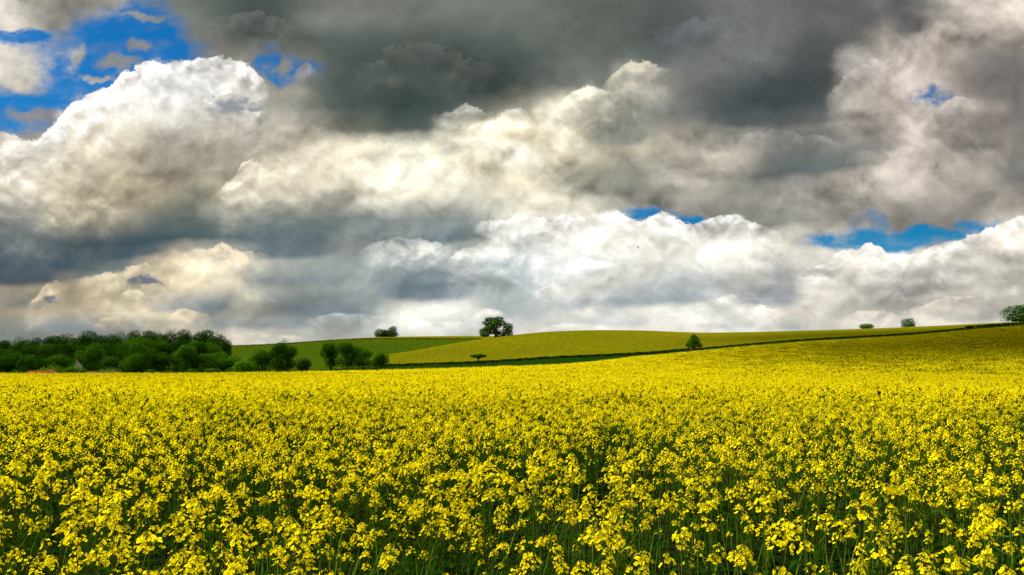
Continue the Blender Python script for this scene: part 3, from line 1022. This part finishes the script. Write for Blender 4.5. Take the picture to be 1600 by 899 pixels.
# thin grass between the front plants
p = Piece()
for i in range(420):
    y = rng.uniform(1.9, 6.0); x = rng.uniform(-.75, .75) * y
    h = rng.uniform(.75, 1.22); ang = rng.uniform(0, 6.28); b = h * rng.uniform(.08, .38)
    o = np.array([math.cos(ang), math.sin(ang), 0]); w = np.array([-o[1], o[0], 0])
    q = [np.array([x, y, 0]), np.array([x, y, h * .5]) + o * b * .25, np.array([x, y, h * .82]) + o * b * .62, np.array([x, y, h]) + o * b]
    ws = [.0035, .004, .003, .0006]
    for k in range(3):
        p.quad(tuple(q[k] - w * ws[k]), tuple(q[k] + w * ws[k]), tuple(q[k + 1] + w * ws[k + 1]), tuple(q[k + 1] - w * ws[k + 1]))
gr = link('grass', p.mesh('grass', M['blade']))
tag(gr, 'thin pale green grass blades rising between the front rapeseed plants', 'grass', kind='stuff')

# ------------------------------------------------------------------ trees
def crown_piece(seed, lobes, n, leaf, droop=0.0, mats=2):
    r = np.random.default_rng(seed); p = Piece()
    vol = np.array([l[3] * l[4] * l[5] for l in lobes]) ** .67; vol /= vol.sum()
    for li, (cx, cy, cz, rx, ry, rz) in enumerate(lobes):
        k = int(n * vol[li])
        d = unit(r.normal(size=(k, 3)))
        rad = r.uniform(.35, 1.0, (k, 1)) ** .45 * r.uniform(.92, 1.08, (k, 1))
        # small bosses break up the outline
        ph = r.uniform(0, 6.28, 3)
        rad = rad * (1 + .08 * np.sin(d[:, :1] * 6 + ph[0]) * np.sin(d[:, 1:2] * 6 + ph[1]) + .06 * np.sin(d[:, 2:] * 9 + ph[2]))
        c = np.array([cx, cy, cz]) + d * rad * np.array([rx, ry, rz])
        nrm = unit(d * 1.0 + r.normal(size=(k, 3)) * .38 + np.array([0, 0, .25]))
        a = unit(np.cross(nrm, r.normal(size=(k, 3)))); b = np.cross(nrm, a)
        s = leaf * r.uniform(.55, 1.25, (k, 1))
        a = a * s; b = b * s * .62
        if droop: a[:, 2] -= droop * s[:, 0]
        base = c - a; tip = c + a
        mm = li % mats
        for q0, q1, q2, q3 in zip(base, c + b, tip, c - b):
            n0 = len(p.V); p.V += [tuple(q0), tuple(q1), tuple(q2), tuple(q3)]; p.F.append((n0, n0 + 1, n0 + 2, n0 + 3)); p.M.append(mm)
    return p


def trunk_piece(lobes, r0, fork, lean=0.0):
    p = Piece()
    p.tube([(0, 0, -.06), (lean * .3, 0, fork * .5), (lean, 0, fork)], [r0 * 1.35, r0, r0 * .75], 0, 8)
    for (cx, cy, cz, rx, ry, rz) in lobes:
        m_ = ((cx + lean) * .5, cy * .45, fork + (cz - fork) * .45)
        p.tube([(lean, 0, fork * .97), m_, (cx, cy, cz)], [r0 * .6, r0 * .36, r0 * .1], 0, 5)
    return p


def round_lobes(seed, n, zc=.62, R0=.30, rl=(.16, .26), wide=1.0, hgt=.34):
    r = np.random.default_rng(seed); out = [(0, 0, zc, .30 * wide, .30 * wide, hgt)]
    for i in range(n):
        a = i * 2.4 + r.uniform(-.5, .5); e = r.uniform(-.6, 1.0)
        q = R0 * math.sqrt(max(0, 1 - min(1, abs(e)) ** 2)) * wide + .04
        s = r.uniform(*rl)
        out.append((math.cos(a) * q, math.sin(a) * q, zc + e * hgt * .72, s * wide, s * wide, s * .85))
    return out


def fit(lobes):
    """scale lobes to a crown one unit high and one unit wide"""
    top = max(l[2] + l[5] for l in lobes); w = max(abs(l[0]) + l[3] for l in lobes) * 2
    return [(l[0] / w, l[1] / w, l[2] / top, l[3] / w, l[4] / w, l[5] / top) for l in lobes]


KINDS = {}


def kind(name, lobes, n, leaf, mats, r0=.022, fork=.3, droop=0.0, bark='bark', seed=1):
    lobes = fit(lobes)
    cp = crown_piece(seed, lobes, n, leaf, droop, len(mats)); tp = trunk_piece(lobes, r0, fork)
    KINDS[name] = (tp.mesh('trunk', M[bark], True), cp.mesh('crown', [M[m] for m in mats]))


FM = [['tree_dark', 'tree_mid', 'tree_dark'], ['tree_mid', 'tree_mid', 'tree_dark'], ['tree_dark'], ['tree_mid', 'tree_light', 'tree_mid'], ['tree_dark', 'tree_dark', 'tree_mid']]
for i in range(5):
    kind('forest%d' % i, round_lobes(20 + i, 7, .58, .22, rl=(.18, .30), hgt=.40), 8500, .018, FM[i], seed=30 + i)
for i in range(3):
    kind('light%d' % i, round_lobes(40 + i, 8, .56, .28, hgt=.42), 8500, .018, ['tree_light', 'tree_mid', 'tree_mid'], droop=.5, seed=50 + i)
for i in range(3):
    kind('mid%d' % i, round_lobes(60 + i, 9, .50, .28, hgt=.52), 8500, .018, ['tree_mid', 'tree_dark', 'tree_mid'], fork=.15, seed=70 + i)
r_ = np.random.default_rng(5)
oak = []
for i in range(17):
    a = i * 2.4; e = (i % 6) / 5.0; q = .40 * math.sqrt(1 - (e * .9) ** 2) * r_.uniform(.8, 1.05)
    oak.append((math.cos(a) * q, math.sin(a) * q, .12 + .67 * e, r_.uniform(.13, .19), r_.uniform(.13, .19), r_.uniform(.11, .16)))
kind('oak', oak, 7500, .022, ['tree_mid', 'tree_dark'], r0=.04, fork=.22, seed=80)
cone = [(0, 0, .34, .42, .42, .20), (0.03, 0, .48, .36, .36, .20), (-.02, 0, .64, .33, .33, .19), (.01, 0, .79, .23, .23, .15), (0, 0, .91, .12, .12, .10), (.3, .1, .33, .15, .15, .12), (-.3, -.1, .30, .15, .15, .12)]
kind('cone', cone, 6000, .022, ['tree_mid', 'tree_dark'], r0=.035, fork=.3, seed=81)
umb = [(0, 0, .72, .34, .34, .22), (.28, 0, .66, .20, .20, .15), (-.28, .1, .66, .2, .2, .16), (.1, .25, .7, .2, .2, .15), (-.1, -.25, .72, .2, .2, .16)]
kind('umbrella', umb, 1400, .045, ['tree_dark', 'tree_mid'], r0=.05, fork=.45, seed=82)
kind('slim', round_lobes(90, 9, .54, .24, hgt=.54, wide=.8), 6500, .024, ['tree_mid', 'tree_dark', 'tree_mid'], fork=.18, seed=83)
kind('sparse', [(0, 0, .70, .25, .25, .22), (.22, 0, .55, .2, .2, .17), (-.24, .05, .62, .2, .2, .17), (.12, .1, .86, .14, .14, .12), (-.1, 0, .40, .18, .18, .12)], 1100, .05, ['tree_dark', 'tree_mid'], r0=.035, fork=.3, seed=84)
bl = [(0, 0, .45, .38, .38, .48), (.26, .05, .38, .24, .24, .36), (-.25, -.05, .42, .25, .25, .38), (.05, .2, .5, .25, .25, .36)]
kind('bush', bl, 4500, .027, ['tree_mid', 'tree_dark'], r0=.03, fork=.15, seed=85)
kind('clump', [(0, 0, .20, .43, .40, .26), (.24, .1, .20, .26, .28, .24), (-.24, 0, .22, .26, .28, .26), (0, 0, .44, .42, .42, .46), (.13, 0, .70, .26, .26, .28), (-.20, .1, .58, .26, .26, .30), (.26, -.1, .42, .2, .2, .26)], 5200, .024, ['tree_mid', 'tree_dark'], r0=.03, fork=.15, seed=89)
kind('light_bush', bl, 4500, .027, ['tree_light', 'tree_mid'], r0=.03, fork=.15, droop=.4, seed=86)
kind('red_bush', bl, 4500, .027, ['tree_red', 'tree_dark'], r0=.03, fork=.15, seed=87)
kind('pale_trunk', round_lobes(95, 7, .66, .26, hgt=.28), 1500, .036, ['tree_dark', 'tree_mid'], r0=.022, fork=.5, bark='pale_bark', seed=88)


def tree(name, kd, px, top, width, Y, label, cat='tree', group=None, base=None):
    """a tree whose crown reaches photo row top and is width photo px wide, at distance Y"""
    pt = at(px, top, Y)
    gz = top_at(pt[0], Y) if base is None else at(px, base, Y)[2]
    root = bpy.data.objects.new(name, None); COL.objects.link(root)
    root.location = (pt[0], Y, gz - .05)
    root.rotation_euler = (0, 0, (px * 1.7 + top) % 6.28)
    h = max(pt[2] - gz, 1.0); w = width / 1250.0 * Y * 1.16
    root.scale = (w, w, h)
    tag(root, label, cat, group)
    tr, cr = KINDS[kd]
    link('trunk', tr, root); link('crown', cr, root)
    return root


# single trees on the hills
tree('oak_tree', 'oak', 775, 495, 56, 452, 'broad oak with sky showing through its crown on the left shoulder of the yellow hill')
tree('tree', 'cone', 1084, 521.5, 24, 292, 'pointed dark green tree standing by the hedge below the yellow hill')
tree('bush', 'umbrella', 747.5, 552.5, 24, 297, 'small flat topped bush on a short trunk beside the hedge below the oak', 'bush')
tree('bush', 'bush', 1355, 505, 24, 500, 'low ragged dark bush half sunk behind the skyline, left of the small skyline tree', 'bush', base=516)
tree('tree', 'clump', 1418.5, 496, 20, 490, 'small compact tree alone on the right skyline', base=513)
tree('tree', 'clump', 1602, 474, 76, 445, 'dark round tree cut by the right edge of the photo on the skyline')
tree('tree', 'clump', 594.5, 513, 20, 712, 'lower left tree of the clump on the far green crest', group='clump on the far crest')
tree('tree', 'clump', 604, 514.5, 20, 716, 'middle tree of the clump on the far green crest', group='clump on the far crest')
tree('tree', 'clump', 613, 508.5, 18, 712, 'tallest right hand tree of the clump on the far green crest', group='clump on the far crest')
# the trees between the crop and the green slope
G2 = 'trees at the end of the crop'
tree('tree', 'slim', 518, 531, 34, 262, 'slim leaning tree at the left of the central group above the crop', group=G2)
tree('tree', 'mid1', 543, 532.5, 44, 254, 'big rounded tree in the middle of the central group above the crop', group=G2)
tree('tree', 'mid0', 568, 544, 32, 266, 'low spreading tree at the right of the central group above the crop', group=G2)
tree('bush', 'bush', 595, 549.5, 25, 270, 'round dark bush standing alone right of the central tree group', 'bush', group=G2)
tree('tree', 'mid2', 411, 544.5, 46, 250, 'broad dark tree left of the tall tree on the green slope', group=G2)
tree('tree', 'slim', 444, 530, 40, 246, 'tall narrow topped tree rising above the green slope', group=G2)
tree('bush', 'red_bush', 473, 557, 30, 285, 'brownish bush right of the tall tree on the green slope', 'bush', group=G2)
tree('bush', 'light_bush', 384, 560, 40, 240, 'low green bush at the right foot of the wood', 'bush', group=G2)

# the wood on the left
G1 = 'trees of the wood on the left'
sky_row = [(-22, 530, 44), (6, 530, 32), (30, 526, 36), (54, 526, 27), (80, 523, 35), (106, 520, 38), (134, 515.5, 40), (163, 522, 34),
           (188, 518, 40), (214, 515, 30), (241, 515.5, 38), (267, 514, 38), (292, 513.5, 34), (318, 513.5, 36), (338, 518, 34), (351, 529, 26)]
ORD = ['first', 'second', 'third', 'fourth', 'fifth', 'sixth', 'seventh', 'eighth', 'ninth', 'tenth', 'eleventh', 'twelfth', 'thirteenth', 'fourteenth', 'fifteenth', 'sixteenth']
for i, (px, top, w) in enumerate(sky_row):
    tree('forest_tree', 'forest%d' % (0, 2, 4)[i % 3], px, top, w * 1.12, 345 + (i * 37) % 50, 'dark tree of the wood, %s from the left along its skyline' % ORD[i], group=G1)
mid_row = [(-8, 541, 44, 'forest1'), (22, 546, 42, 'forest3'), (48, 541, 40, 'forest0'), (75, 535, 46, 'light0'), (107, 536, 46, 'forest2'), (138, 534, 44, 'forest4'),
           (168, 532, 44, 'forest1'), (196, 534, 40, 'forest3'), (250, 531, 40, 'light1'), (278, 530, 40, 'forest2'), (304, 531, 38, 'light1'), (330, 533, 38, 'light0')]
for i, (px, top, w, kd) in enumerate(mid_row):
    tree('forest_tree', kd, px, top, w * 1.15, 300 + (i * 23) % 22, '%s tree of the wood, %s from the left in its middle row' % ('pale green' if 'light' in kd else 'dark', ORD[i]), group=G1)
front = [(144, 536, 44, 'light2', 'pale drooping tree in front of the wood, above the brown roof'),
         (218, 522, 46, 'light0', 'tall pale topped tree bulging from the front of the wood'),
         (212, 549, 38, 'forest1', 'dark round tree at the foot of the tall pale topped tree'),
         (250, 550, 40, 'light2', 'spreading pale tree in the front row right of the dark round tree'),
         (292, 538, 36, 'light1', 'pale domed tree in the front row of the wood near its right end'),
         (283, 548, 34, 'mid1', 'mid green tree in front of the pale domed tree of the wood'),
         (318, 552, 36, 'mid0', 'bushy mid green tree near the right end of the wood'),
         (348, 550, 52, 'light2', 'broad pale willow like tree at the right end of the wood'),
         (8, 556, 46, 'forest2', 'dark tree at the left edge of the photo in the front row of the wood'),
         (98, 552, 42, 'forest3', 'dark tree in the front row behind the red roof'),
         (172, 556, 40, 'mid2', 'rounded green tree in the front row above the brown roof'),
         (60, 556, 40, 'forest4', 'dark tree in the front row straight above the red roof')]
for i, (px, top, w, kd, lb) in enumerate(front):
    tree('forest_tree', kd, px, top, w * 1.1, 262 + (i * 11) % 20, lb, group=G1)
tree('birch_tree', 'pale_trunk', 43, 552, 26, 246, 'tree with a pale bare trunk left of the red roof', group=G1)
low = [(26, 576, 24, 'bush', 'small dark bush left of the red roof'), (82, 570, 44, 'light_bush', 'wide pale bush just behind the red roof'),
       (118, 568.5, 34, 'light_bush', 'pale bush between the red roof and the brown roof'), (172, 574, 40, 'light_bush', 'yellowish bush behind the brown roof'),
       (236, 576, 26, 'bush', 'low bush right of the dark round tree'), (330, 574, 30, 'bush', 'low dark bush under the willow like tree'), (366, 573, 26, 'bush', 'low dark bush right of the willow like tree'),
       (300, 575, 24, 'bush', 'low dark bush left of the willow like tree')]
for i, (px, top, w, kd, lb) in enumerate(low):
    tree('bush', kd, px, top, w * 1.1, 236 + (i * 7) % 12, lb, 'bush', group='bushes below the wood')

# ------------------------------------------------------------------ hedges
def hedge(name, px0, px1, knot, dy, h, wd, n, leaf, label, mat='verge', ragged=.18, taper=False):
    p = Piece(); ph = rng.uniform(0, 6, 3)
    x0 = None
    pxs = np.linspace(px0, px1, 200)
    line = []
    for q in pxs:
        f = min(max((q + 600) / 10, 0), len(PXS) - 2); i = int(f); t = f - i
        Yk = KTAB[i][0][knot] * (1 - t) + KTAB[i + 1][0][knot] * t + dy
        u = (q - 800) / 1250 / .998
        line.append((u * Yk, Yk, top_at(u * Yk, Yk)))
    line = np.array(line); org = line[len(line) // 2].copy()
    for k in range(n):
        f = rng.uniform(0, len(line) - 1.001); i = int(f); t = f - i
        c = line[i] * (1 - t) + line[i + 1] * t
        hh = h * (1 + ragged * (math.sin(f * .31 + ph[0]) * math.sin(f * .83 + ph[1]) + .5 * math.sin(f * 2.3 + ph[2])))
        c = c + np.array([rng.normal() * wd * .3, rng.normal() * wd * .3, hh * rng.uniform(0.02, 1) ** .8]) - org
        nrm = unit(rng.normal(size=3) + np.array([0, -.3, .4])); a = unit(np.cross(nrm, rng.normal(size=3))) * leaf * rng.uniform(.5, 1.2); b = np.cross(nrm, a) * .6
        p.quad(tuple(c - a), tuple(c - b), tuple(c + a), tuple(c + b))
    o = link(name, p.mesh(name, M[mat]), loc=tuple(org)); tag(o, label, 'hedge')
    return o


hedge('hedge', 600, 1080, 6, 0, .75, 1.8, 9000, .30, 'low dark hedge along the foot of the yellow hill, left of the pointed tree')
hedge('hedge', 1082, 1504, 6, 0, .42, .9, 7000, .26, 'long thin hedge climbing from the pointed tree towards the right skyline')
hedge('hedge', 1508, 1519, 6, 0, 1.0, 1.4, 400, .28, 'short scrap of hedge between two gaps near the right skyline')
hedge('hedge', 1524, 1640, 6, 0, 1.0, 1.6, 2400, .28, 'last stretch of hedge running out of the photo at the right')
hedge('hedge', 355, 752, 9, 0, 1.1, 2.0, 6000, .35, 'thin dark hedge under the crest of the far green slope')
hedge('hedge', 604, 690, 8, 12, 1.2, 3.0, 1500, .35, 'short dark hedge in the hollow left of the yellow hill')

# ------------------------------------------------------------------ houses
def house(name, px, ridge, width, Y, wall_c, roof_c, label, turn=0.0, depth=7.0, wall_h=2.7):
    pt = at(px, ridge, Y); gz = top_at(pt[0], Y)
    root = bpy.data.objects.new(name, None); COL.objects.link(root); root.location = (pt[0], Y, gz); root.rotation_euler = (0, 0, turn)
    tag(root, label, 'house')
    w = width / 1250 * Y / 2; h = pt[2] - gz; e = min(wall_h, h - 1.2); d = depth / 2
    wm = earth(name + ' plaster', [wall_c, tuple(c * .9 for c in wall_c), tuple(c * .8 for c in wall_c)], .4, 2.0, bump_s=.1)
    rm = earth(name + ' tiles', [roof_c, tuple(c * .8 for c in roof_c), tuple(c * .65 for c in roof_c)], .5, 4.0, bump_s=.3, bump_d=.05)
    dark, t, out = material('window glass'); g_ = t.nodes.new('ShaderNodeBsdfPrincipled'); g_.inputs['Base Color'].default_value = (.02, .025, .03, 1); g_.inputs['Roughness'].default_value = .1
    t.links.new(g_.outputs[0], out.inputs[0])
    V = [(-w, -d, -1), (w, -d, -1), (w, d, -1), (-w, d, -1), (-w, -d, e), (w, -d, e), (w, d, e), (-w, d, e), (-w, 0, h - .12), (w, 0, h - .12)]
    link('wall', new_mesh('wall', V, [(0, 1, 5, 4), (2, 3, 7, 6), (1, 2, 6, 9, 5), (3, 0, 4, 8, 7)], wm), root)
    o_ = .35; s = (h - e) / d; ze = e - s * .4
    V = []
    for x in (-w - o_, w + o_):
        V += [(x, -d - .4, ze), (x, 0, h), (x, d + .4, ze), (x, d + .4, ze + .14), (x, 0, h + .16), (x, -d - .4, ze + .14)]
    Fc = [(0, 1, 7, 6), (1, 2, 8, 7), (2, 3, 9, 8), (3, 4, 10, 9), (4, 5, 11, 10), (5, 0, 6, 11), (0, 5, 4, 1), (1, 4, 3, 2), (6, 7, 10, 11), (7, 8, 9, 10)]
    rf = link('roof', new_mesh('roof', V, Fc, rm), root)
    def box(nm, c, q, m, par):
        x, y, z = c; a, b, k = q
        v = [(x + i * a, y + j * b, z + l * k) for i in (-1, 1) for j in (-1, 1) for l in (-1, 1)]
        return link(nm, new_mesh(nm, v, [(0, 1, 3, 2), (4, 6, 7, 5), (0, 4, 5, 1), (2, 3, 7, 6), (0, 2, 6, 4), (1, 5, 7, 3)], m), par)
    box('chimney', (w * .4, d * .35, h - .1), (.3, .3, .55), wm, rf)
    for x in (-.5, .5): box('window', (x * w, -d - .01, e * .55), (.5, .03, .5), dark, root)
    box('door', (0, -d - .01, 1.0), (.45, .04, 1.0), M['bark'], root)


house('house', 67, 580.3, 42, 212, (.6, .55, .45), (.36, .10, .03), 'house whose orange red roof just shows over the crop at the left')
house('house', 163, 581.0, 50, 216, (.5, .42, .3), (.16, .085, .035), 'house with a long low brown roof barely showing over the crop')
house('house', 122.5, 564.5, 22, 257, (.75, .7, .58), (.45, .17, .06), 'narrow pale house with an orange roof peeping out between the trees of the wood', depth=2.2, wall_h=7.0, turn=R(118.5))

# ------------------------------------------------------------------ bird
def bird(px, py, Y):
    p = Piece()
    body = [(0, -.10, 0), (0, -.075, .006), (0, -.03, .008), (0, .03, .004), (0, .075, 0), (0, .13, 0)]
    p.tube(body, [.006, .018, .026, .022, .012, .004], 0, 6)
    p.quad((-.012, .07, 0), (.012, .07, 0), (.035, .15, .0), (-.035, .15, 0))
    for s in (-1, 1):
        p.quad((0, -.05, .012), (0, .03, .012), (s * .11, .025, .055), (s * .11, -.055, .06))
        p.quad((s * .11, -.055, .06), (s * .11, .025, .055), (s * .235, .06, .02), (s * .225, .02, .022))
    m = leafy('feathers', (.03, .028, .025), (.05, .045, .04), 0, None, 5.0)
    o = link('bird', p.mesh('bird', m), loc=tuple(at(px, py, Y))); o.rotation_euler = (R(10), R(25), R(60))
    tag(o, 'tiny dark bird flying in front of the bright clouds above the hill', 'bird')


bird(997, 387, 75)

# ------------------------------------------------------------------ puffs added out of view to block part of the sun
def shade_cloud(name, gx, gy, rx, ry, n, r0, slant):
    """loose puffs between the sun and the ground around (gx, gy); the wide sun blurs their shadow"""
    import bmesh
    r = np.random.default_rng(abs(int(gx * 7 + gy)))
    m, t, out = material('added_shade_cloud')
    d_ = t.nodes.new('ShaderNodeBsdfDiffuse'); d_.inputs[0].default_value = (.8, .8, .8, 1); t.links.new(d_.outputs[0], out.inputs[0])
    bm = bmesh.new()
    for i in range(n):
        a = r.uniform(0, 6.28); q = math.sqrt(r.uniform(0, 1))
        x = gx + rx * q * math.cos(a); y = gy + ry * q * math.sin(a); s_ = r0 * r.uniform(.6, 1.3)
        sl = slant * r.uniform(.94, 1.06)
        c = Vector((x + sd[0] * sl, y + sd[1] * sl, sd[2] * sl))
        bmesh.ops.create_icosphere(bm, subdivisions=2, radius=1.0, matrix=Matrix.Translation(c) @ Matrix.Diagonal((s_ * 1.3, s_, s_ * .6, 1)))
    for v in bm.verts:
        v.co += Vector((math.sin(v.co.y * .31), math.sin(v.co.z * .37), math.sin(v.co.x * .29))) * r0 * .22
    me = bpy.data.meshes.new(name); bm.to_mesh(me); bm.free(); me.materials.append(m)
    me.polygons.foreach_set('use_smooth', np.ones(len(me.polygons), bool))
    o = link(name, me); tag(o, kind='structure')
    return o


shade_cloud('added_shade_cloud', 190, 250, 110, 150, 75, 13.0, 1500)  # unseen puffs, placed to dim the right slope
shade_cloud('added_shade_cloud', -190, 330, 80, 110, 30, 13.0, 1500)
shade_cloud('added_shade_cloud', -50, 75, 24, 45, 11, 6.0, 600)
shade_cloud('added_shade_cloud', 52, 62, 20, 36, 9, 6.0, 600)
